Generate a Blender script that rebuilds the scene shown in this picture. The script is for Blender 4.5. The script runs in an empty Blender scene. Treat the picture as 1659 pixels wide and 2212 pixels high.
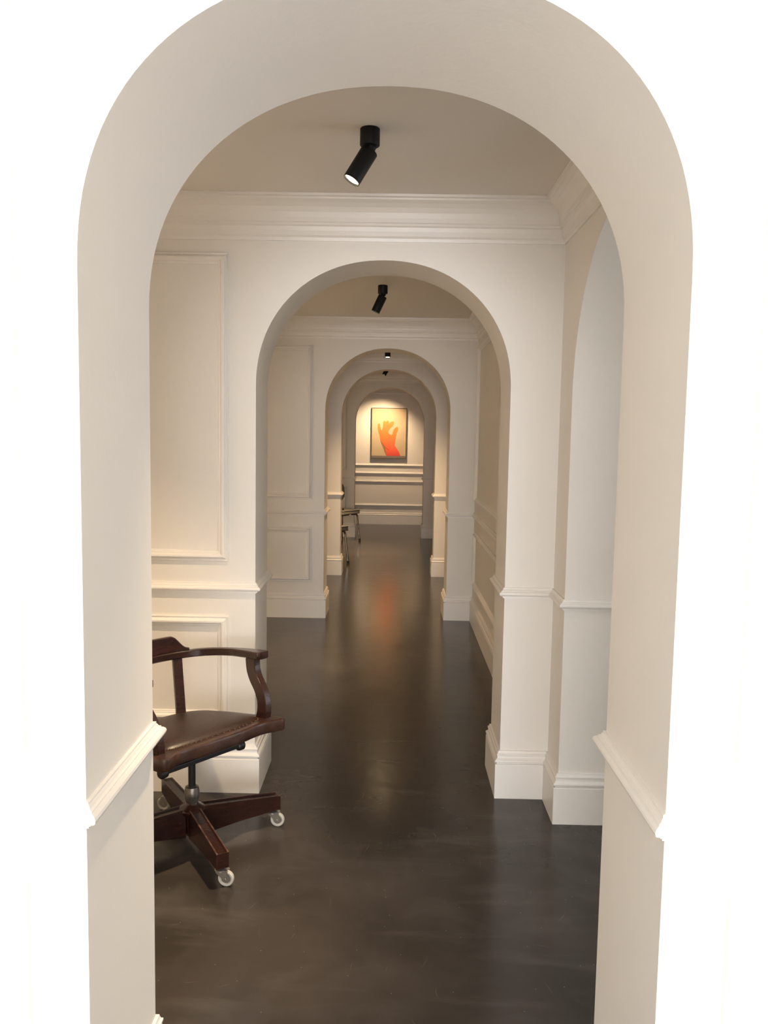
import bpy, bmesh, math, random
from mathutils import Vector, Matrix
from mathutils.geometry import tessellate_polygon
random.seed(4)
S = bpy.context.scene
COL = S.collection
# ------------------------------------------------------------------ camera
F_PX, PITCH, YAW, ROLL = 1793.74, -0.0922, -0.0099, 0.0168
cam_d = bpy.data.cameras.new('camera'); cam = bpy.data.objects.new('camera', cam_d); COL.objects.link(cam)
cam_d.sensor_fit = 'HORIZONTAL'; cam_d.sensor_width = 36.0; cam_d.lens = F_PX / 1659 * 36.0
cam_d.clip_start = 0.02; cam_d.clip_end = 100
fw = Vector((math.sin(YAW)*math.cos(PITCH), math.cos(YAW)*math.cos(PITCH), math.sin(PITCH)))
rt = Vector((math.cos(YAW), -math.sin(YAW), 0)); up = rt.cross(fw)
c_, s_ = math.cos(ROLL), math.sin(ROLL)
r2 = rt*c_ + up*s_; u2 = up*c_ - rt*s_          # camera rolled so that the horizon falls to the right
M = Matrix((( r2.x, u2.x, -fw.x), (r2.y, u2.y, -fw.y), (r2.z, u2.z, -fw.z))).to_4x4()
M.translation = (0, 0, 1.55)
cam.matrix_world = M
S.camera = cam
# ------------------------------------------------------------------ world, lights, exposure
S.view_settings.view_transform = 'Standard'; S.view_settings.look = 'None'
S.view_settings.gamma = 1.0; S.view_settings.use_curve_mapping = False
S.view_settings.exposure = 0.05
w = bpy.data.worlds.new('daylight'); S.world = w; w.use_nodes = True
bg = w.node_tree.nodes['Background']; bg.inputs[0].default_value = (0.80, 0.90, 1.0, 1); bg.inputs[1].default_value = 1.0
def area(name, loc, rot, sx, sy, power, col, spread=math.pi):
    d = bpy.data.lights.new(name, 'AREA'); d.shape = 'RECTANGLE'; d.size = sx; d.size_y = sy
    d.energy = power; d.color = col; d.spread = spread
    o = bpy.data.objects.new(name, d); COL.objects.link(o); o.location = loc; o.rotation_euler = rot
    return o
area('shopfront_daylight', (0.0, -4.92, 1.55), (math.radians(90), 0, 0), 2.7, 2.3, 425, (0.99, 0.985, 0.985))
area('side_window_daylight', (3.12, 2.95, 1.5), (math.radians(90), 0, math.radians(90)), 1.7, 1.9, 24, (0.93, 0.97, 1.0))
WARM = (1.0, 0.74, 0.46)
# ------------------------------------------------------------------ dimensions (metres, corridor runs along +y)
P = [  # y front, y back, jamb left, jamb right, spring z, apex z, exponent
    (1.364, 1.759, -0.515, 0.474, 1.80, 2.256, 2.15),
    (3.475, 3.797, -0.575, 0.482, 1.745, 2.262, 2.12),
    (6.930, 7.270, -0.570, 0.468, 1.745, 2.262, 2.10),
    (9.100, 9.340, -0.570, 0.462, 1.745, 2.262, 2.10),
    (12.550, 12.800, -0.578, 0.464, 1.745, 2.262, 2.10)]
YEND = 14.446; XR = 0.688; XL = -2.2; ZC = 2.5
SA0, SA1, XR2 = 2.02, 3.245, 1.09              # side arch in the right wall of the first room
YB, ZF = -5.0, 2.95                              # the front room the camera stands in
# ------------------------------------------------------------------ materials
def mat(name, col, rough=0.5, metal=0.0, spec=0.5, noise=None, bump=None, coat=0.0):
    m = bpy.data.materials.new(name); m.use_nodes = True; nt = m.node_tree; b = nt.nodes['Principled BSDF']
    b.inputs['Base Color'].default_value = (*col, 1); b.inputs['Roughness'].default_value = rough
    b.inputs['Metallic'].default_value = metal; b.inputs['Specular IOR Level'].default_value = spec
    b.inputs['Coat Weight'].default_value = coat
    tc = nt.nodes.new('ShaderNodeTexCoord')
    if noise:   # (scale vector, other colour, low, high)
        sc, c2, lo, hi = noise
        mp = nt.nodes.new('ShaderNodeMapping'); mp.inputs['Scale'].default_value = sc
        n = nt.nodes.new('ShaderNodeTexNoise'); n.inputs['Scale'].default_value = 1; n.inputs['Detail'].default_value = 6
        rp = nt.nodes.new('ShaderNodeMapRange'); rp.inputs[1].default_value = lo; rp.inputs[2].default_value = hi
        mx = nt.nodes.new('ShaderNodeMix'); mx.data_type = 'RGBA'
        mx.inputs[6].default_value = (*col, 1); mx.inputs[7].default_value = (*c2, 1)
        nt.links.new(tc.outputs['Object'], mp.inputs[0]); nt.links.new(mp.outputs[0], n.inputs[0])
        nt.links.new(n.outputs[0], rp.inputs[0]); nt.links.new(rp.outputs[0], mx.inputs[0])
        nt.links.new(mx.outputs[2], b.inputs['Base Color'])
    if bump:    # (scale, strength)
        n = nt.nodes.new('ShaderNodeTexNoise'); n.inputs['Scale'].default_value = bump[0]; n.inputs['Detail'].default_value = 4
        bp = nt.nodes.new('ShaderNodeBump'); bp.inputs['Strength'].default_value = bump[1]; bp.inputs['Distance'].default_value = 0.01
        nt.links.new(tc.outputs['Object'], n.inputs[0]); nt.links.new(n.outputs[0], bp.inputs['Height'])
        nt.links.new(bp.outputs[0], b.inputs['Normal'])
    return m
PLASTER = mat('wall_plaster', (0.80, 0.768, 0.722), 0.6, noise=((2.2,)*3, (0.78, 0.748, 0.70), .35, .7), bump=(45, 0.06))
TRIMW = mat('white_trim_paint', (0.83, 0.80, 0.76), 0.38, noise=((6,)*3, (0.81, 0.78, 0.74), .4, .7))
CEIL = mat('ceiling_paint', (0.78, 0.735, 0.675), 0.7, noise=((1.5,)*3, (0.765, 0.72, 0.66), .35, .7))
WOOD = mat('dark_mahogany', (0.016, 0.0052, 0.0036), 0.26, noise=((9, 9, 60), (0.036, 0.0115, 0.0075), .3, .75), bump=(70, 0.08))
WORN = mat('worn_wood_edge', (0.13, 0.06, 0.038), 0.45, noise=((60, 60, 60), (0.035, 0.012, 0.008), .4, .62))
WOODTOP = mat('worn_seat_wood', (0.050, 0.023, 0.014), 0.32, noise=((14, 14, 14), (0.022, 0.008, 0.0055), .35, .68), bump=(60, 0.1))
LEATHER = mat('brown_leather', (0.018, 0.0085, 0.006), 0.42, noise=((8, 8, 8), (0.030, 0.0135, 0.009), .35, .7), bump=(120, 0.12))
BRASS = mat('dull_brass', (0.16, 0.085, 0.045), 0.4, metal=0.8)
IRON = mat('black_iron', (0.014, 0.013, 0.013), 0.45, metal=0.3)
STEEL = mat('brushed_steel', (0.30, 0.28, 0.255), 0.38, metal=0.9, noise=((30, 30, 30), (0.16, 0.14, 0.125), .4, .7))
CHROME = mat('chrome', (0.42, 0.41, 0.40), 0.10, metal=1.0)
ZINC = mat('zinc_caster', (0.50, 0.48, 0.45), 0.32, metal=0.9)
TYRE = mat('off_white_rubber', (0.46, 0.44, 0.39), 0.45)
BLACK = mat('matt_black_metal', (0.006, 0.006, 0.006), 0.5, spec=0.25)
GREYV = mat('grey_vinyl', (0.12, 0.115, 0.11), 0.5, noise=((20,)*3, (0.145, 0.14, 0.13), .4, .7))
PIPE = mat('black_piping', (0.012, 0.012, 0.012), 0.4)
CANVAS = mat('beige_canvas', (0.50, 0.39, 0.25), 0.7, noise=((5,)*3, (0.54, 0.43, 0.285), .4, .7))
FRAME = mat('dark_bronze_frame', (0.10, 0.065, 0.035), 0.5)
STRIP = mat('grey_canvas_edge', (0.20, 0.17, 0.15), 0.7)
INK = mat('dark_brown_ink', (0.16, 0.04, 0.02), 0.7)
OLIVE = mat('ochre_paint', (0.30, 0.16, 0.06), 0.7)
WFRAME = mat('window_frame_paint', (0.35, 0.35, 0.35), 0.4)
def emis(name, col, s):
    m = bpy.data.materials.new(name); m.use_nodes = True; nt = m.node_tree; nt.nodes.clear()
    e = nt.nodes.new('ShaderNodeEmission'); o = nt.nodes.new('ShaderNodeOutputMaterial')
    e.inputs[0].default_value = (*col, 1); e.inputs[1].default_value = s; nt.links.new(e.outputs[0], o.inputs[0])
    return m
GLOW = emis('lamp_glow', (1.0, 0.90, 0.62), 12.0)
def hand_material():
    m = bpy.data.materials.new('orange_to_red_paint'); m.use_nodes = True; nt = m.node_tree; b = nt.nodes['Principled BSDF']
    b.inputs['Roughness'].default_value = 0.7
    tc = nt.nodes.new('ShaderNodeTexCoord'); sp = nt.nodes.new('ShaderNodeSeparateXYZ'); r = nt.nodes.new('ShaderNodeValToRGB')
    mr = nt.nodes.new('ShaderNodeMapRange'); mr.inputs[1].default_value = 0.03; mr.inputs[2].default_value = 0.66
    nt.links.new(tc.outputs['Object'], sp.inputs[0]); nt.links.new(sp.outputs[2], mr.inputs[0]); nt.links.new(mr.outputs[0], r.inputs[0])
    e = r.color_ramp.elements; e[0].position = 0; e[0].color = (0.62, 0.055, 0.05, 1); e[1].position = 1; e[1].color = (0.86, 0.235, 0.045, 1)
    k = e.new(0.22); k.color = (0.80, 0.12, 0.055, 1); k = e.new(0.5); k.color = (0.84, 0.175, 0.035, 1)
    nt.links.new(r.outputs[0], b.inputs['Base Color']); return m
HANDM = hand_material()
def floor_material():
    m = bpy.data.materials.new('polished_concrete'); m.use_nodes = True; nt = m.node_tree; b = nt.nodes['Principled BSDF']
    L = nt.links.new; N = nt.nodes.new
    tc = N('ShaderNodeTexCoord')
    def noise(scale, detail, vec=None, dist=0.0):
        n = N('ShaderNodeTexNoise'); n.inputs['Scale'].default_value = scale; n.inputs['Detail'].default_value = detail
        n.inputs['Distortion'].default_value = dist
        L(vec or tc.outputs['Object'], n.inputs[0]); return n.outputs[0]
    def rng(s, a, b_, c=0., d=1.):
        r = N('ShaderNodeMapRange'); r.interpolation_type = 'SMOOTHSTEP' if abs(b_-a) > .1 else 'LINEAR'; r.inputs[1].default_value = a; r.inputs[2].default_value = b_
        r.inputs[3].default_value = c; r.inputs[4].default_value = d; L(s, r.inputs[0]); return r.outputs[0]
    def mix(f, a, b_):
        x = N('ShaderNodeMix'); x.data_type = 'RGBA'
        L(f, x.inputs[0])
        if isinstance(a, tuple): x.inputs[6].default_value = (*a, 1)
        else: L(a, x.inputs[6])
        x.inputs[7].default_value = (*b_, 1); return x.outputs[2]
    c = mix(rng(noise(1.7, 5, dist=0.4), .34, .66), (0.033, 0.028, 0.024), (0.054, 0.045, 0.039))
    c = mix(rng(noise(4.5, 5, dist=0.7), .45, .80, 0, .35), c, (0.085, 0.074, 0.066))
    # trowel marks: long thin ragged arcs
    mp = N('ShaderNodeMapping'); mp.inputs['Scale'].default_value = (1.2, 5, 1); mp.inputs['Rotation'].default_value = (0, 0, .12); L(tc.outputs['Object'], mp.inputs[0])
    c = mix(rng(noise(1.6, 4, mp.outputs[0], 0.6), .52, .80, 0, .42), c, (0.11, 0.097, 0.085))
    # white specks of paint
    v = N('ShaderNodeTexVoronoi'); v.voronoi_dimensions = '2D'; v.inputs['Scale'].default_value = 6.5; v.inputs['Randomness'].default_value = 1; L(tc.outputs['Object'], v.inputs[0])
    c = mix(rng(v.outputs['Distance'],   .003, .009, .85, 0), c, (0.38, 0.34, 0.29))
    # fine scratches, slightly curved
    wn = N('ShaderNodeTexNoise'); wn.inputs['Scale'].default_value = 2.2; L(tc.outputs['Object'], wn.inputs[0])
    wob = N('ShaderNodeVectorMath'); wob.operation = 'MULTIPLY_ADD'; wob.inputs[1].default_value = (.35, .35, 0)
    L(wn.outputs['Color'], wob.inputs[0]); L(tc.outputs['Object'], wob.inputs[2])
    for k, (sc, rot) in enumerate((((13, .55, 1), .5), ((.5, 11, 1), .8), ((12, .45, 1), 2.6))):
        mp = N('ShaderNodeMapping'); mp.inputs['Scale'].default_value = sc; mp.inputs['Rotation'].default_value = (0, 0, rot)
        mp.inputs['Location'].default_value = (k*3.7, k*1.9, 0); L(wob.outputs[0], mp.inputs[0])
        v = N('ShaderNodeTexVoronoi'); v.voronoi_dimensions = '2D'; v.inputs['Scale'].default_value = 1.1; L(mp.outputs[0], v.inputs[0])
        c = mix(rng(v.outputs['Distance'],   .004, .018, .34, 0), c, (0.15, 0.125, 0.105))
    L(c, b.inputs['Base Color'])
    b.inputs['Roughness'].default_value = 0.20
    b.inputs['Specular IOR Level'].default_value = 0.36
    bp = N('ShaderNodeBump'); bp.inputs['Strength'].default_value = 0.10; bp.inputs['Distance'].default_value = 0.012
    L(noise(7, 3), bp.inputs['Height']); L(bp.outputs[0], b.inputs['Normal'])
    return m
FLOOR = floor_material()
# ------------------------------------------------------------------ helpers
def link_bm(name, bm, m, parent=None, smooth=False, bevel=0, kind=None, label=None, recalc=True):
    if recalc: bmesh.ops.recalc_face_normals(bm, faces=bm.faces)
    me = bpy.data.meshes.new(name); bm.to_mesh(me); bm.free()
    for mm in (m if isinstance(m, (list, tuple)) else [m]): me.materials.append(mm)
    if smooth:
        for p in me.polygons: p.use_smooth = True
    o = bpy.data.objects.new(name, me); COL.objects.link(o)
    if parent: o.parent = parent
    if smooth:
        try: me.set_sharp_from_angle(angle=math.radians(38))
        except Exception: pass
    if bevel:
        b = o.modifiers.new('bevel', 'BEVEL'); b.width = bevel; b.segments = 2; b.limit_method = 'ANGLE'; b.angle_limit = math.radians(40)
    if kind: o['kind'] = kind
    if label: o['label'] = label
    return o
def root(name, loc, label, cat, group=None, rotz=0):
    o = bpy.data.objects.new(name, None); COL.objects.link(o); o.location = loc; o.rotation_euler = (0, 0, rotz)
    o.empty_display_size = 0.05
    o['label'] = label; o['category'] = cat
    if group: o['group'] = group
    return o
def add_box(bm, x0, x1, y0, y1, z0, z1):
    v = [bm.verts.new(p) for p in ((x0,y0,z0),(x1,y0,z0),(x1,y1,z0),(x0,y1,z0),(x0,y0,z1),(x1,y0,z1),(x1,y1,z1),(x0,y1,z1))]
    for f in ((0,3,2,1),(4,5,6,7),(0,1,5,4),(1,2,6,5),(2,3,7,6),(3,0,4,7)): bm.faces.new([v[i] for i in f])
    return v
def box(name, x0, x1, y0, y1, z0, z1, m, **k):
    bm = bmesh.new(); add_box(bm, x0, x1, y0, y1, z0, z1); return link_bm(name, bm, m, **k)
def lathe(bm, prof, n=24, mtx=None):
    rings = []
    for r, z in prof:
        if r < 1e-6: rings.append([bm.verts.new((0, 0, z))])
        else: rings.append([bm.verts.new((r*math.cos(2*math.pi*i/n), r*math.sin(2*math.pi*i/n), z)) for i in range(n)])
    for a, b in zip(rings, rings[1:]):
        for i in range(n):
            j = (i+1) % n
            q = [a[i % len(a)], a[j % len(a)], b[j % len(b)], b[i % len(b)]]
            u = []
            for t in q:
                if t not in u: u.append(t)
            if len(u) > 2: bm.faces.new(u)
    if mtx:
        bmesh.ops.transform(bm, matrix=mtx, verts=[v for r in rings for v in r])
def tube(bm, pts, r, n=12):
    pts = [Vector(p) for p in pts]; rings = []
    t0 = (pts[1]-pts[0]).normalized(); ref = Vector((0, 0, 1)) if abs(t0.z) < .9 else Vector((1, 0, 0))
    nrm = t0.cross(ref).normalized()
    for i, p in enumerate(pts):
        t = (pts[min(i+1, len(pts)-1)] - pts[max(i-1, 0)]).normalized()
        nrm = (nrm - t*nrm.dot(t)).normalized(); b = t.cross(nrm)
        rr = r[i] if isinstance(r, (list, tuple)) else r
        rings.append([bm.verts.new(p + (nrm*math.cos(2*math.pi*k/n) + b*math.sin(2*math.pi*k/n))*rr) for k in range(n)])
    for a, b in zip(rings, rings[1:]):
        for k in range(n): bm.faces.new((a[k], a[(k+1) % n], b[(k+1) % n], b[k]))
    bm.faces.new(rings[0][::-1]); bm.faces.new(rings[-1])
def sweep(bm, path, prof, side, mapf, closed=False, i0=0, i1=None):
    """Mitred moulding: path of 2-D points, prof of (offset, height), drawn between path[i0] and path[i1]."""
    n = len(path); P2 = [Vector(p) for p in path]; mit = []
    def nr(a, b): d = (b-a).normalized(); return Vector((-d.y, d.x))*side
    for i in range(n):
        if closed or 0 < i < n-1:
            a = nr(P2[i-1], P2[i]); b = nr(P2[i], P2[(i+1) % n]); s = a+b; mit.append(s / max(.15, 1+a.dot(b)))
        elif i == 0: mit.append(nr(P2[0], P2[1]))
        else: mit.append(nr(P2[-2], P2[-1]))
    idx = list(range(n)) + [0] if closed else list(range(i0, (n if i1 is None else i1+1)))
    rings = {}
    for i in set(idx): rings[i] = [bm.verts.new(mapf(P2[i].x + mit[i].x*d, P2[i].y + mit[i].y*d, h)) for d, h in prof]
    for a, b in zip(idx, idx[1:]):
        for k in range(len(prof)-1): bm.faces.new((rings[a][k], rings[b][k], rings[b][k+1], rings[a][k+1]))
    if not closed:
        bm.faces.new(rings[idx[0]][::-1]); bm.faces.new(rings[idx[-1]])
plan = lambda x, y, h: (x, y, h)
RAIL = [(0,.872),(.006,.872),(.006,.877),(.011,.878),(.011,.882),(.018,.883),(.0225,.887),(.024,.892),(.0225,.897),(.018,.901),(.0145,.902),(.0145,.905),(.010,.907),(.008,.911),(.006,.913),(.006,.917),(0,.918)]
BASE = [(0,0),(.021,0),(.021,.149),(.019,.152),(.013,.153),(.013,.158),(.021,.160),(.0225,.164),(.021,.169),(.017,.172),(.0125,.177),(.0115,.183),(.0115,.187),(.014,.189),(.014,.194),(.010,.197),(.008,.202),(.007,.207),(0,.208)]
CORN = [(0,2.334),(.007,2.334),(.009,2.347),(.014,2.351),(.018,2.354),(.019,2.372),(.023,2.388),(.031,2.392),(.031,2.401),(.036,2.404),(.037,2.420),(.043,2.440),(.053,2.458),(.067,2.472),(.084,2.481),(.086,2.488),(.098,2.490),(.100,2.4995),(0,2.4995)]
PAN = [(0,0),(0,.008),(.002,.010),(.006,.008),(.009,.0065),(.012,.009),(.015,.016),(.020,.019),(.027,.018),(.032,.013),(.034,.009),(.038,.009),(.040,.006),(.045,.005),(.047,0)]
PAN = [(d, h*1.2) for d, h in PAN]
struct_n = {'trim': 0}
def trim(path, prof, side, closed=False, name=None, m=None, i0=0, i1=None):
    bm = bmesh.new(); sweep(bm, path, prof, side, plan, closed, i0, i1)
    if name is None:
        struct_n['trim'] += 1; name = 'trim_%d' % struct_n['trim']
    return link_bm(name, bm, m or TRIMW, kind='structure')
def arch_pts(ul, ur, zs, za, ex, n=56):
    uc, a, b = (ul+ur)/2, (ur-ul)/2, za-zs; out = []
    for i in range(n+1):
        t = math.pi*(1 - i/n); cc, ss = math.cos(t), math.sin(t)
        out.append((uc + a*math.copysign(abs(cc)**(2/ex), cc), zs + b*abs(ss)**(2/ex)))
    return out
def arch_wall(name, u0, u1, ul, ur, zs, za, ztop, ex, mapf, v0, v1, front=None):
    """Wall slab with an arched opening: u along the wall, v through its thickness; strips so that faces stay clean."""
    bm = bmesh.new(); AB = arch_pts(ul, ur, zs, za, ex); AF = arch_pts(ul, ur, *front) if front else AB
    V = {}
    def vt(u, v, z):
        k = (round(u, 6), round(v, 6), round(z, 6))
        if k not in V: V[k] = bm.verts.new(mapf(u, v, z))
        return V[k]
    for v, A in ((v0, AF), (v1, AB)):
        bm.faces.new([vt(u0, v, 0), vt(ul, v, 0), vt(ul, v, A[0][1]), vt(ul, v, ztop), vt(u0, v, ztop)])
        bm.faces.new([vt(ur, v, 0), vt(u1, v, 0), vt(u1, v, ztop), vt(ur, v, ztop), vt(ur, v, A[-1][1])])
        for p, q in zip(A, A[1:]): bm.faces.new([vt(p[0], v, p[1]), vt(q[0], v, q[1]), vt(q[0], v, ztop), vt(p[0], v, ztop)])
    rims = [[(u0, 0.0), (ul, 0.0)] + A + [(ur, 0.0), (u1, 0.0), (u1, ztop)] + [(p[0], ztop) for p in A[::-1]] + [(u0, ztop)] for A in (AF, AB)]
    n = len(rims[0])
    for i in range(n):
        (p, q), (e, f) = [(R_[i], R_[(i+1) % n]) for R_ in rims]
        bm.faces.new([vt(p[0], v0, p[1]), vt(q[0], v0, q[1]), vt(f[0], v1, f[1]), vt(e[0], v1, e[1])])
    o = link_bm(name, bm, PLASTER, kind='structure')
    me = o.data
    for p in me.polygons: p.use_smooth = True
    me.set_sharp_from_angle(angle=math.radians(30))
    return o
mxz = lambda u, v, z: (u, v, z)
myz = lambda u, v, z: (v, u, z)
def panel(parent, u0, u1, z0, z1, mapf, label=None):
    """mapf(u, z, out) -> xyz ; moulding frame standing proud of the wall."""
    bm = bmesh.new(); sweep(bm, [(u0, z0), (u1, z0), (u1, z1), (u0, z1)], PAN, 1, mapf, closed=True)
    o = link_bm('panel_moulding', bm, TRIMW, parent=parent)
    if label: o['label'] = label
    return o
UP, LO = (1.008, 2.282), (0.312, 0.772)
# ------------------------------------------------------------------ the setting: floor, ceilings
box('floor', -2.6, 3.4, YB-0.1, YEND+.15, -0.12, 0.0, FLOOR, kind='structure')
box('ceiling', XL-.1, XR2+.02, P[0][1]-.0, YEND+.12, ZC, ZC+.12, CEIL, kind='structure')
box('ceiling', -2.5, 2.5, YB, P[0][0]+.1, ZF, ZF+.1, CEIL, kind='structure')
box('ceiling', XR2+.02, 3.3, P[0][1], 4.1, ZC+.15, ZC+.25, CEIL, kind='structure')
# arch walls
for i, (y0, y1, jl, jr, zs, za, ex) in enumerate(P):
    if i == 0: W = arch_wall('wall_front', -2.5, 3.3, jl, jr, zs, za, ZF, ex, mxz, y0, y1, front=(1.81, 2.275, 2.25))
    else: W = arch_wall('wall_arch', XL, XR, jl, jr, zs, za, ZC, ex, mxz, y0, y1)
    fm = lambda u, z, h, y=y0: (u, y-h, z)
    if i == 0:
        for xa, xb in ((-1.42, -0.616), (0.587, 1.42)):
            panel(W, xa, xb, *UP, fm); panel(W, xa, xb, *LO, fm)
    else:
        xa, xb = -1.95, (-0.688, -0.676, -0.77, -0.70)[i-1]
        panel(W, xa, xb, *UP, fm); panel(W, xa, xb, *LO, fm)
# right walls
arch_wall('wall_right', P[0][1], P[1][1], SA0, SA1, 1.70, 2.30, ZC+.15, 2.0, myz, XR, XR2)
for a, b in ((P[1][1], P[2][1]), (P[2][1], P[3][1]), (P[3][1], P[4][1]), (P[4][1], YEND)):
    W = box('wall_right', XR, XR+.15, a, b, 0, ZC, PLASTER, kind='structure')
    k = [p[0] for p in P if a < p[0] < b+.01]; e = k[0] if k else YEND
    rm = lambda u, z, h: (XR-h, u, z)
    panel(W, a+.10, e-.13, *UP, rm); panel(W, a+.10, e-.13, *LO, rm)
# left walls
for a, b in ((P[0][1], P[1][1]), (P[1][1], P[2][1]), (P[2][1], P[3][1]), (P[3][1], P[4][1]), (P[4][1], YEND)):
    W = box('wall_left', XL-.1, XL, a, b, 0, ZC, PLASTER, kind='structure')
    k = [p[0] for p in P if a < p[0] < b+.01]; e = k[0] if k else YEND
    lm = lambda u, z, h: (XL+h, u, z)
    panel(W, a+.13, e-.13, *UP, lm); panel(W, a+.13, e-.13, *LO, lm)
# far wall with the picture
W = box('wall_back', XL-.1, XR+.15, YEND, YEND+.15, 0, ZC, PLASTER, kind='structure')
fm = lambda u, z, h: (u, YEND-h, z)
panel(W, -1.9, XR-.06, 1.008, 2.30, fm); panel(W, -1.9, XR-.06, *LO, fm)
# front room shell around the camera with its glazed shopfront
box('wall_front_room_left', -1.7, -1.6, YB, P[0][1], 0, ZF, PLASTER, kind='structure')
box('wall_front_room_right', 1.6, 1.7, YB, P[0][0], 0, ZF, PLASTER, kind='structure')
bm = bmesh.new()
for a in ((-1.7, -1.4, 0, ZF), (1.4, 1.7, 0, ZF), (-1.4, 1.4, 0, .3), (-1.4, 1.4, 2.8, ZF)): add_box(bm, a[0], a[1], YB-.1, YB, a[2], a[3])
link_bm('wall_shopfront', bm, PLASTER, kind='structure')
bm = bmesh.new()
for x in (-1.4, -.49, .43, 1.34): add_box(bm, x, x+.06, YB-.08, YB-.03, .3, 2.8)
for z in (.3, 2.74): add_box(bm, -1.4, 1.4, YB-.08, YB-.03, z, z+.06)
link_bm('window_1', bm, WFRAME, kind='structure')
# side room seen only through the side arch
bm = bmesh.new()
for a in ((3.2, 3.3, P[0][1], 2.1, 0, ZC+.15), (3.2, 3.3, 3.8, 4.1, 0, ZC+.15), (3.2, 3.3, 2.1, 3.8, 0, .5), (3.2, 3.3, 2.1, 3.8, 2.45, ZC+.15)): add_box(bm, *a)
link_bm('wall_side_room_right', bm, PLASTER, kind='structure')
box('wall_side_room_back', XR+.15, 3.3, P[1][1]+.001, 4.1, 0, ZC+.15, PLASTER, kind='structure')
bm = bmesh.new()
for y in (2.1, 2.925, 3.75): add_box(bm, 3.22, 3.27, y, y+.05, .5, 2.45)
for z in (.5, 2.40): add_box(bm, 3.22, 3.27, 2.1, 3.8, z, z+.05)
link_bm('window_2', bm, WFRAME, kind='structure')
# ------------------------------------------------------------------ baseboards, dado rails, cornices (mitred round every pier)
JR = [p[3] for p in P]; JL = [p[2] for p in P]
def both(path, side, tag, rise=0):
    trim(path, [(d, h + (rise if h > .1 else 0)) for d, h in BASE], side, name='baseboard_' + tag); trim(path, RAIL, side)
both([(1.6, P[0][0]), (JR[0], P[0][0]), (JR[0], P[0][1]), (XR, P[0][1]), (XR, SA0), (XR2-.01, SA0)], 1, 'right', .026)
both([(XR2-.01, SA1), (XR, SA1), (XR, P[1][0]), (JR[1], P[1][0]), (JR[1], P[1][1]), (XR, P[1][1]), (XR, (P[1][1]+P[2][0])/2)], 1, 'right')
both([(-1.6, P[0][0]), (JL[0], P[0][0]), (JL[0], P[0][1]), (XL, P[0][1]), (XL, (P[0][1]+P[1][0])/2)], -1, 'left', .026)
for i in range(1, 5):
    ya = (P[i-1][1]+P[i][0])/2
    yn = (P[i][1] + (P[i+1][0] if i < 4 else YEND))/2
    if i > 1: both([(XR, ya), (XR, P[i][0]), (JR[i], P[i][0]), (JR[i], P[i][1]), (XR, P[i][1]), (XR, yn)], 1, 'right')
    both([(XL, ya), (XL, P[i][0]), (JL[i], P[i][0]), (JL[i], P[i][1]), (XL, P[i][1]), (XL, yn)], -1, 'left')
ye = (P[4][1]+YEND)/2
both([(XR, ye), (XR, YEND), (XL, YEND), (XL, ye)], 1, 'back')
ends = [(P[i][1], P[i+1][0]) for i in range(4)] + [(P[4][1], YEND)]
for a, b in ends: trim([(XL, a), (XR, a), (XR, b), (XL, b)], CORN, 1, closed=True)
# ------------------------------------------------------------------ ceiling spotlights
def spotlight(x, y, tilt_dir, tilt, power, label, angle=62, blend=.5, col=WARM):
    """tilt_dir: direction (x, y) that the body leans towards; tilt in degrees from straight down."""
    t = root('ceiling_spotlight', (x, y, ZC), label, 'spotlight', None)
    bm = bmesh.new(); lathe(bm, [(0, 0), (.0295, 0), (.031, -.0015), (.031, -.050), (.0295, -.052), (0, -.052)], 40)
    link_bm('mount', bm, BLACK, parent=t, smooth=True)
    d = Vector((tilt_dir[0], tilt_dir[1], 0)).normalized(); a = math.radians(tilt)
    ax = Vector((d.x*math.sin(a), d.y*math.sin(a), -math.cos(a)))
    q = Vector((0, 0, -1)).rotation_difference(ax).to_matrix().to_4x4()
    piv = Vector((-.004*d.x, -.004*d.y, -.060))
    mtx = Matrix.Translation(piv) @ q
    bm = bmesh.new(); bmesh.ops.create_uvsphere(bm, u_segments=16, v_segments=10, radius=.017, matrix=Matrix.Translation(piv + Vector((0, 0, .006))))
    link_bm('swivel_joint', bm, BLACK, parent=t, smooth=True)
    R, L0, L1 = .0278, -.008, -.118
    bm = bmesh.new()
    lathe(bm, [(0, L0), (R-.0015, L0), (R, L0-.002), (R, L1), (R-.0022, L1), (R-.003, L1+.007), (0, L1+.007)], 40, mtx)
    body = link_bm('lamp_body', bm, BLACK, parent=t, smooth=True)
    bm = bmesh.new(); lathe(bm, [(0, L1+.005), (R-.004, L1+.005), (R-.0045, L1+.0065), (0, L1+.0065)], 40, mtx)
    link_bm('lamp_lens', bm, GLOW, parent=body, label='glowing warm white lens')
    ld = bpy.data.lights.new('spot_lamp', 'SPOT'); ld.energy = power; ld.color = col; ld.spot_size = math.radians(angle)
    ld.spot_blend = blend; ld.shadow_soft_size = .018
    lo = bpy.data.objects.new('spot_lamp', ld); COL.objects.link(lo)
    pos = Vector((x, y, ZC)) + piv + ax*(-L1+.004)
    lo.matrix_world = Matrix.Translation(pos) @ Vector((0, 0, -1)).rotation_difference(ax).to_matrix().to_4x4()
    return t
spotlight(-.090, 2.685, (-1, -.25), 31, 270, 'black cylinder spotlight nearest the camera, large on the ceiling, leaning left with its lens glowing', angle=84, blend=.9)
spotlight(-.085, 5.40, (-1, .05), 25, 210, 'black cylinder spotlight seen whole through the second arch, leaning left', angle=72, blend=.9)
spotlight(-1.45, 2.62, (-1, .30), 30, 120, 'added fill spotlight, out of view on the ceiling near the left wall, above the armchair side', angle=80, blend=.9)  # extra unseen fixture, added as warm fill for the first room
spotlight(-1.45, 5.40, (-1, .05), 25, 300, 'added fill spotlight, out of view on the second room ceiling near its left wall', angle=90, blend=.9)  # also added out of view: brightens second room walls without lighting the visible floor
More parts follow.
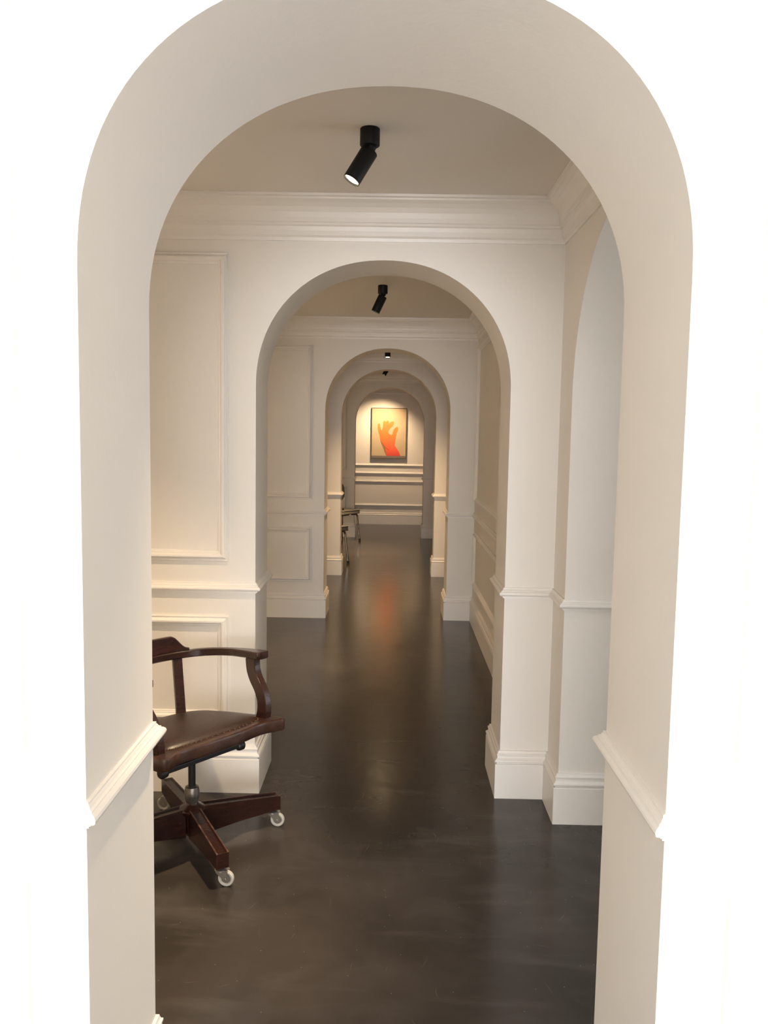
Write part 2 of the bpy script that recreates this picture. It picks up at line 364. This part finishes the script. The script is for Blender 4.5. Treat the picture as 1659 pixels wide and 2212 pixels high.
spotlight(-.072, 8.40, (0, -1), 7, 170, 'black spotlight hanging straight down just under the crown of the third arch', angle=120, blend=1.0, col=(1.0, .67, .35))
spotlight(-.085, 11.03, (-1, -.1), 30, 420, 'small black spotlight leaning left under the crown of the fourth arch', angle=85, blend=.7, col=(1.0, .67, .35))
spotlight(-.110, 13.78, (-.25, 1), 26, 118, 'tiny black spotlight just under the farthest arch crown, turned to the picture', angle=104, blend=1.0, col=(1.0, .70, .41))
# ------------------------------------------------------------------ picture on the far wall
pic = root('framed_picture', (-.385, YEND, 1.147), 'painting of an orange hand pinching thumb and finger, hung on the far wall', 'painting')
PW, PH = .608, .872
bm = bmesh.new(); add_box(bm, .010, PW-.010, -.034, -.002, .048, PH-.010); link_bm('canvas', bm, CANVAS, parent=pic, label='beige painted canvas')
bm = bmesh.new(); sweep(bm, [(0, 0), (PW, 0), (PW, PH), (0, PH)], [(0, .002), (0, .040), (.009, .040), (.009, .002)], 1, lambda a, b, h: (a, -h, b), closed=True)
link_bm('frame', bm, FRAME, parent=pic)
bm = bmesh.new(); add_box(bm, .010, PW-.010, -.036, -.002, .010, .047); link_bm('grey_strip', bm, STRIP, parent=pic, label='grey band along the bottom of the picture')
Z = lambda X, Y: ((X-325+ (1560-Y)*0.0)/1040*PW, PH-(Y-305)/1510*PH)
HAND = [(790,1740),(772,1650),(757,1560),(738,1480),(690,1420),(640,1340),(600,1260),(580,1190),(568,1130),(530,1030),(512,920),(510,820),(528,780),(550,772),(578,805),(590,870),(605,930),(625,975),(650,940),(665,850),(665,740),(688,690),(722,688),(755,725),(785,685),(820,678),(843,712),(838,772),(880,735),(930,705),(968,703),(986,740),(975,810),(930,870),(880,905),(840,960),(830,1020),(850,1075),(915,1108),(948,1085),(962,1010),(975,960),(1010,910),(1060,870),(1095,860),(1114,900),(1105,980),(1070,1070),(1052,1200),(1035,1320),(1020,1412),(1080,1500),(1150,1600),(1200,1740)]
def flat(pts, depth, name, m, parent, label=None):
    bm = bmesh.new(); f = [bm.verts.new((Z(*p)[0], -depth, Z(*p)[1])) for p in pts]; b = [bm.verts.new((Z(*p)[0], -.034, Z(*p)[1])) for p in pts]
    n = len(f)
    for tri in tessellate_polygon([[Vector((v.co.x, v.co.z, 0)) for v in f]]): bm.faces.new([f[i] for i in tri])
    for i in range(n): bm.faces.new((f[i], b[i], b[(i+1) % n], f[(i+1) % n]))
    return link_bm(name, bm, m, parent=parent, label=label)
flat([(578,1200),(640,1335),(740,1480),(775,1650),(800,1740),(770,1720),(672,1480),(610,1330)], .0346, 'painted_shadow', OLIVE, pic)
hd = flat(HAND, .0352, 'painted_hand', HANDM, pic, 'orange hand fading to red at the wrist')
def stroke(pts, wd, d=.0357):
    bm = bmesh.new(); P2 = [Vector(Z(*p)) for p in pts]; L = []; R_ = []
    for i, p in enumerate(P2):
        t = (P2[min(i+1, len(P2)-1)]-P2[max(i-1, 0)]).normalized(); nn = Vector((-t.y, t.x))*wd*(.3 if i in (0, len(P2)-1) else 1)
        L.append(bm.verts.new((p.x+nn.x, -d, p.y+nn.y))); R_.append(bm.verts.new((p.x-nn.x, -d, p.y-nn.y)))
    for i in range(len(P2)-1): bm.faces.new((L[i], L[i+1], R_[i+1], R_[i]))
    link_bm('ink_line', bm, INK, parent=hd)
for pts, wd in (([(600,1270),(650,1360),(720,1450),(790,1520),(870,1568)], .0032), ([(838,775),(805,830),(760,905)], .0018), ([(935,830),(960,862),(985,850)], .0022),
                ([(985,905),(1025,875)], .002), ([(930,950),(960,970)], .002), ([(580,1100),(600,1110),(598,1160)], .0022), ([(930,870),(880,905),(835,965),(828,985)], .0015)):
    stroke(pts, wd)
# ------------------------------------------------------------------ wooden swivel chair (local x = forward, y = towards the chair's far side)
HUB = Vector((-.733, 3.0, 0)); ROT = math.atan2(-.623, .782)
ch = root('swivel_armchair', HUB, 'dark mahogany swivel armchair on white casters by the left pier of the second arch', 'chair')
def tilt(x, z): return z + (x-.20)*.10
YS = -1   # local +y must be the image-far side: s = (.623,.782) = forward rotated by +90 deg
ch.rotation_euler = (0, 0, ROT)
def outline(half):
    return half + [(x, -y) for x, y in reversed(half) if abs(y) > 1e-6]
def cr(pts, per=6, closed=True):
    n = len(pts); out = []
    for i in range(n if closed else n-1):
        p0, p1, p2, p3 = [Vector(pts[(i+k) % n]) if closed else Vector(pts[min(max(i+k, 0), n-1)]) for k in (-1, 0, 1, 2)]
        for j in range(per):
            t = j/per
            out.append(.5*((2*p1) + (-p0+p2)*t + (2*p0-5*p1+4*p2-p3)*t*t + (-p0+3*p1-3*p2+p3)*t**3))
    if not closed: out.append(Vector(pts[-1]))
    return out
HALF = [(.198,0),(.197,.08),(.188,.15),(.190,.20),(.208,.240),(.214,.266),(.200,.284),(.165,.285),(.12,.275),(.05,.258),(-.05,.243),(-.14,.218),(-.20,.165),(-.235,.085),(-.243,0)]
SO = cr(outline(HALF), 4)
def inset_pts(pts, d):
    n = len(pts); out = []
    ar = sum(pts[i].x*pts[(i+1) % n].y - pts[(i+1) % n].x*pts[i].y for i in range(n)); sg = 1 if ar > 0 else -1
    for i in range(n):
        t = (pts[(i+1) % n]-pts[i-1]).normalized(); out.append(pts[i] + Vector((-t.y, t.x))*sg*d)
    return out
def saddle(x, y):   # dip of the seat for the sitter
    return 0
def loops(bm, levels, cap_lo=True, cap_hi=True, zf=tilt):
    rs = [[bm.verts.new((p.x, p.y, zf(p.x, z))) for p in pts] for pts, z in levels]; n = len(rs[0])
    for a, b in zip(rs, rs[1:]):
        for i in range(n): bm.faces.new((a[i], a[(i+1) % n], b[(i+1) % n], b[i]))
    if cap_lo: bm.faces.new(rs[0][::-1])
    if cap_hi: bm.faces.new(rs[-1])
    return rs
bm = bmesh.new()
loops(bm, [(inset_pts(SO, .014), .418), (inset_pts(SO, .003), .422), (SO, .430), (SO, .458), (inset_pts(SO, .002), .464), (inset_pts(SO, .007), .467), (inset_pts(SO, .018), .467)])
seat = link_bm('seat', bm, WOODTOP, parent=ch, smooth=True)
# leather panel, domed, with rounded trapezoid outline inside the wooden rim
LH = [(.148,0),(.148,.10),(.142,.165),(.130,.205),(.100,.222),(.03,.218),(-.05,.210),(-.13,.190),(-.185,.150),(-.215,.08),(-.222,0)]
LO_ = cr(outline(LH), 4); cen = Vector((-.03, 0))
bm = bmesh.new(); lv = []
for sc, z in ((1.0, .464), (1.0, .468), (.975, .474), (.92, .480), (.80, .486), (.6, .490), (.35, .491), (.12, .491)):
    lv.append(([cen + (p-cen)*sc for p in LO_], z))
loops(bm, lv); link_bm('seat_pad', bm, LEATHER, parent=ch, smooth=True, label='brown leather seat pad')
bm = bmesh.new(); n = len(LO_)
acc = 0; pads = inset_pts(LO_, -.004)
for i in range(n):
    acc += (pads[(i+1) % n]-pads[i]).length
    if acc > .014:
        acc = 0; p = pads[i]
        bmesh.ops.create_uvsphere(bm, u_segments=6, v_segments=4, radius=.0035, matrix=Matrix.Translation((p.x, p.y, tilt(p.x, .468))))
o = link_bm('upholstery_nails', bm, BRASS, parent=ch); o['kind'] = 'stuff'
# bentwood arm hoop
def ribbon(bm, path, wd, z0, z1, zf=tilt, ends=True):
    """path: 2-D points; wd: half width per point; solid strip between z0 and z1 (per point)."""
    R = []
    n = len(path)
    for i, p in enumerate(path):
        t = (path[min(i+1, n-1)]-path[max(i-1, 0)]).normalized(); nn = Vector((-t.y, t.x))
        w_ = wd[i]; a, b = z0[i], z1[i]; e = .004
        q = [(p+nn*w_, a+e), (p+nn*w_, b-e), (p+nn*(w_-e), b), (p-nn*(w_-e), b), (p-nn*w_, b-e), (p-nn*w_, a+e), (p-nn*(w_-e), a), (p+nn*(w_-e), a)]
        R.append([bm.verts.new((v.x, v.y, zf(v.x, z))) for v, z in q])
    for a, b in zip(R, R[1:]):
        for k in range(8): bm.faces.new((a[k], a[(k+1) % 8], b[(k+1) % 8], b[k]))
    bm.faces.new(R[0][::-1]); bm.faces.new(R[-1])
HOOP = [(.105,.262),(.06,.266),(0,.268),(-.08,.262),(-.15,.240),(-.205,.200),(-.242,.140),(-.262,.070),(-.268,0)]
full = HOOP + [(x, -y) for x, y in reversed(HOOP[:-1])]
hp = cr(full, 5, closed=False); nh = len(hp); WD = []
for i in range(nh):
    e = min(i, nh-1-i)/(nh/2)
    w_ = .0165 if e > .45 else .0165 + .014*max(0, 1-(e/.34))**.7 if e < .34 else .0165
    if min(i, nh-1-i) == 0: w_ *= .55
    elif min(i, nh-1-i) == 1: w_ *= .92
    WD.append(w_)
ARMZ0, ARMZ1 = .690, .719
bm = bmesh.new(); ribbon(bm, hp, WD, [ARMZ0]*nh, [ARMZ1]*nh)
link_bm('arm_rail', bm, WOOD, parent=ch, smooth=True)
# raised crest with ogee shoulders
cs = [p for p in hp if abs(p.y) < .172 and p.x < -.15]; tops = []
for p in cs:
    a = abs(p.y); k = 0 if a > .165 else 1 if a < .095 else .5+.5*math.cos(math.pi*(a-.095)/.07)
    tops.append(ARMZ1+.003+.056*k)
bm = bmesh.new(); ribbon(bm, cs, [.012]*len(cs), [ARMZ1-.002]*len(cs), [t+.006 for t in tops])
link_bm('crest_rail', bm, WOOD, parent=ch, smooth=True)
# back posts
def strut(bm, a, b, wx, wy, steps=1, ang=0):
    a, b = Vector(a), Vector(b); ca, sa = math.cos(ang), math.sin(ang); rs = []
    for p in (a, b): rs.append([bm.verts.new((p.x + (u*ca - v*sa), p.y + (u*sa + v*ca), p.z)) for u, v in ((-wx, -wy), (wx, -wy), (wx, wy), (-wx, wy))])
    for i in range(4): bm.faces.new((rs[0][i], rs[0][(i+1) % 4], rs[1][(i+1) % 4], rs[1][i]))
    bm.faces.new(rs[0][::-1]); bm.faces.new(rs[1])
for s in (1, -1):
    bm = bmesh.new(); strut(bm, (-.212, s*.112, tilt(-.21, .462)), (-.250, s*.122, tilt(-.25, .694)), .010, .019, ang=s*-.35)
    link_bm('back_post', bm, WOOD, parent=ch, bevel=.003)
# S-curved arm posts
SP = [(.125,.464),(.128,.500),(.120,.540),(.098,.580),(.070,.615),(.052,.650),(.045,.693)]
sp = cr([(a, b) for a, b in SP], 5, closed=False)
for s in (1, -1):
    bm = bmesh.new(); rs = []
    for i, p in enumerate(sp):
        t = (sp[min(i+1, len(sp)-1)]-sp[max(i-1, 0)]).normalized(); nn = Vector((t.y, -t.x)); hw = .027 - .004*math.sin(math.pi*i/(len(sp)-1))
        yc = s*(.243 + .018*i/(len(sp)-1))
        a, b = p+nn*hw, p-nn*hw
        rs.append([bm.verts.new((a.x, yc-.015, tilt(a.x, a.y))), bm.verts.new((a.x, yc+.015, tilt(a.x, a.y))), bm.verts.new((b.x, yc+.015, tilt(b.x, b.y))), bm.verts.new((b.x, yc-.015, tilt(b.x, b.y)))])
    for a, b in zip(rs, rs[1:]):
        for k in range(4): bm.faces.new((a[k], a[(k+1) % 4], b[(k+1) % 4], b[k]))
    bm.faces.new(rs[0][::-1]); bm.faces.new(rs[-1])
    link_bm('arm_post', bm, WOOD, parent=ch, bevel=.0025)
# tilt mechanism under the seat
bm = bmesh.new()
add_box(bm, -.14, .13, -.045, .045, .392, .414); add_box(bm, -.05, .11, -.03, .03, .366, .394)
add_box(bm, .095, .118, -.195, .130, .366, .384); add_box(bm, .095, .118, -.045, .045, .380, .414)
mech = link_bm('tilt_mechanism', bm, IRON, parent=ch, bevel=.003)
for s in (-1, 1):
    bm = bmesh.new(); lathe(bm, [(0, 0), (.012, 0), (.017, .004), (.019, .012), (.019, .026), (.014, .032), (0, .033)], 16, Matrix.Translation((.108, (.125 if s > 0 else -.190), .372)) @ Matrix.Rotation(math.radians(90)*-s, 4, 'X'))
    link_bm('tilt_knob', bm, IRON, parent=mech, smooth=True)
bm = bmesh.new(); lathe(bm, [(0, .18), (.0135, .18), (.0135, .375), (0, .375)], 20); link_bm('spindle', bm, IRON, parent=ch, smooth=True)
bm = bmesh.new(); lathe(bm, [(0, .160), (.020, .160), (.024, .172), (.028, .190), (.0285, .208), (.025, .226), (.018, .230), (0, .230)], 28); link_bm('spindle_collar', bm, STEEL, parent=ch, smooth=True, label='grey steel collar')
bm = bmesh.new(); lathe(bm, [(0, .040), (.022, .040), (.030, .060), (.034, .120), (.048, .132), (.052, .142), (.046, .150), (.026, .160), (.022, .168), (0, .168)], 28); link_bm('hub', bm, WOOD, parent=ch, smooth=True)
# four legs with casters (angles in world: 30, -60, 120, 210 degrees)
def caster(leg, stem, aw, off_ang):
    """stem: position in chair space; wheel plane contains the trailing direction."""
    d = Vector((math.cos(off_ang), math.sin(off_ang), 0)); ax = Vector((-d.y, d.x, 0)); Rw = .0275
    c = Vector((stem.x, stem.y, Rw)) + d*.021
    B = Matrix((( d.x, 0, ax.x), (d.y, 0, ax.y), (0, 1, 0))).to_4x4()   # local x->d, y->z up, z->axis
    B.translation = c
    bm = bmesh.new(); lathe(bm, [(.017, -.004), (.020, -.0075), (.025, -.0080), (Rw, -.005), (Rw, .005), (.025, .0080), (.020, .0075), (.017, .004)], 32, B)
    wh = link_bm('caster_wheel', bm, TYRE, parent=leg, smooth=True, label='off-white caster tyre')
    bm = bmesh.new(); lathe(bm, [(0, -.0055), (.006, -.0055), (.0075, -.003), (.018, -.003), (.018, .003), (.0075, .003), (.006, .0055), (0, .0055)], 24, B)
    for s in (-1, 1):
        lathe(bm, [(0, 0), (.004, 0), (.004, .003), (0, .003)], 12, B @ Matrix.Translation((0, 0, s*.0125 - .0015)))
        q = [(-.006, -.004), (.006, -.004), (.009, .030), (-.030, .033), (-.034, .022)]
        f = [bm.verts.new(B @ Vector((x, y, s*.0105))) for x, y in q]; b = [bm.verts.new(B @ Vector((x, y, s*.0125))) for x, y in q]
        bm.faces.new(f); bm.faces.new(b[::-1])
        for i in range(5): bm.faces.new((f[i], f[(i+1) % 5], b[(i+1) % 5], b[i]))
    lathe(bm, [(0, 0), (.0195, 0), (.0195, .004), (.015, .007), (0, .007)], 20, Matrix.Translation((stem.x, stem.y, Rw+.0265)))
    q = B @ Matrix.Translation((-.012, .0305, 0)); 
    add = add_box(bm, -.018, .018, -.0015, .0015, -.0125, .0125); bmesh.ops.transform(bm, matrix=q, verts=add)
    link_bm('caster_fork', bm, ZINC, parent=leg, smooth=True)
for k in range(4):
    wa = math.radians(30.5 + 90*k); a = wa - ROT; ca, sa = math.cos(a), math.sin(a)
    bm = bmesh.new()
    prof = [(.030, .040, .152), (.18, .058, .140), (.350, .070, .126)]     # radius, bottom z, top z
    hw = .0225; rs = []
    for r, z0, z1 in prof:
        rs.append([bm.verts.new((r*ca - v*sa, r*sa + v*ca, z)) for v, z in ((-hw, z0), (hw, z0), (hw, z1), (hw-.006, z1), (hw-.006, z1-.006 if r < .34 else z1), (-hw+.006, z1-.006 if r < .34 else z1), (-hw+.006, z1), (-hw, z1))])
    # groove stops short of the tip
    r, z0, z1 = .338, .0695, .127
    mid = [bm.verts.new((r*ca - v*sa, r*sa + v*ca, z)) for v, z in ((-hw, z0), (hw, z0), (hw, z1), (hw-.006, z1), (hw-.006, z1-.006), (-hw+.006, z1-.006), (-hw+.006, z1), (-hw, z1))]
    seq = [rs[0], rs[1], mid, rs[2]]
    for A, B_ in zip(seq, seq[1:]):
        for i in range(8):
            vs = (A[i], A[(i+1) % 8], B_[(i+1) % 8], B_[i])
            try: f = bm.faces.new(vs)
            except ValueError: continue
            if i in (2, 6): f.material_index = 1
    for vs in (rs[0][::-1], rs[2]):
        bm.faces.new(vs)
    bmesh.ops.remove_doubles(bm, verts=bm.verts, dist=.0001)
    leg = link_bm('leg', bm, [WOOD, WORN], parent=ch, bevel=.0015)
    caster(leg, Vector((.324*ca, .324*sa, 0)), a, (math.radians(-8 if k in (0, 3) else 170) - ROT))
# ------------------------------------------------------------------ chrome chairs further down the corridor
def rounded(hx, hy, r, n=6):
    out = []
    for cx, cy, a0 in ((hx-r, hy-r, 0), (-hx+r, hy-r, 90), (-hx+r, -hy+r, 180), (hx-r, -hy+r, 270)):
        for i in range(n+1):
            a = math.radians(a0 + 90*i/n); out.append(Vector((cx + r*math.cos(a), cy + r*math.sin(a))))
    return out
def make_chrome_chair():
    t = root('side_chair', (0, 0, 0), 'x', 'chair', 'chrome-legged chairs along the left side')
    so = rounded(.195, .20, .05); flatz = lambda x, z: z
    bm = bmesh.new(); loops(bm, [(inset_pts(so, .010), .408), (so, .414), (so, .455), (inset_pts(so, .006), .463), (inset_pts(so, .03), .468), (inset_pts(so, .09), .470)], zf=flatz)
    st = link_bm('seat', bm, GREYV, parent=t, smooth=True, label='grey vinyl seat pad')
    bm = bmesh.new()
    for z in (.414, .458):
        p3 = [(p.x, p.y, z) for p in inset_pts(so, -.001)]; tube(bm, p3 + p3[:1], .0042, 6)
    link_bm('seat_piping', bm, PIPE, parent=st, smooth=True)
    # backrest: oval pad, bowed
    n = 40
    def ov(sc, d, off=0):
        out = []
        for i in range(n):
            a = 2*math.pi*i/n; cc, ss = math.cos(a), math.sin(a)
            y =   .215*sc*math.copysign(abs(cc)**.62, cc); z = .715 + .145*sc*math.copysign(abs(ss)**.62, ss)
            out.append((-.178 + d - .10*(z-.55) + .8*y*y*1.0, y, z))
        return out
    bm = bmesh.new(); rr = []
    for sc, d in ((.35, -.018), (.85, -.017), (.97, -.012), (1.0, 0), (.97, .014), (.85, .020), (.35, .023)):
        rr.append([bm.verts.new(v) for v in ov(sc, d)])
    for a, b in zip(rr, rr[1:]):
        for i in range(n): bm.faces.new((a[i], a[(i+1) % n], b[(i+1) % n], b[i]))
    bm.faces.new(rr[0]); bm.faces.new(rr[-1][::-1])
    bk = link_bm('backrest', bm, GREYV, parent=t, smooth=True)
    bm = bmesh.new(); p3 = ov(1.01, .001); tube(bm, p3 + p3[:1], .006, 6); link_bm('backrest_piping', bm, PIPE, parent=bk, smooth=True)
    for x, dx in ((.145, .028), (-.145, -.03)):
        for s in (1, -1):
            top = (x, s*.02, .405); pts = [top, (x, s*.10, .405)]
            for i in range(1, 6):
                a = math.radians(90*i/5); pts.append((x + dx*.06*i/5, s*(.128 + .042*math.sin(a)), .405 - .042*(1-math.cos(a))))
            pts.append((x+dx, s*.200, .020))
            bm = bmesh.new(); tube(bm, pts, .0145, 12)
            lg = link_bm('leg', bm, CHROME, parent=t, smooth=True)
            bm = bmesh.new(); tube(bm, [(x+dx*.96, s*.1993, .040), (x+dx, s*.200, .0)], .0175, 12); link_bm('rubber_foot', bm, PIPE, parent=lg, smooth=True)
    for s in (1, -1):
        bm = bmesh.new(); tube(bm, [(.13, s*.115, .407), (-.15, s*.115, .407), (-.185, s*.117, .418), (-.212, s*.12, .455), (-.232, s*.12, .60), (-.235, s*.12, .74)], .010, 10)
        link_bm('back_tube', bm, CHROME, parent=t, smooth=True)
    return t
def copy_tree(o, parent=None):
    c = o.copy(); COL.objects.link(c); c.parent = parent
    for k in list(o.children): copy_tree(k, c)
    return c
c1 = make_chrome_chair(); c2 = copy_tree(c1)
a = math.atan2(-.62, .785)
f_ = Vector((math.cos(a), math.sin(a), 0)); sd = Vector((-f_.y, f_.x, 0))
for c, foot, lb in ((c1, (-.520, 9.88), 'grey vinyl chair on chrome legs, nearer of the two, behind the fourth arch'),
                    (c2, (-.470, 12.06), 'grey vinyl chair on chrome legs, farther of the two, before the last arch')):
    p = Vector((*foot, 0)) - f_*.173 - sd*.200
    c.location = p; c.rotation_euler = (0, 0, a); c['label'] = lb
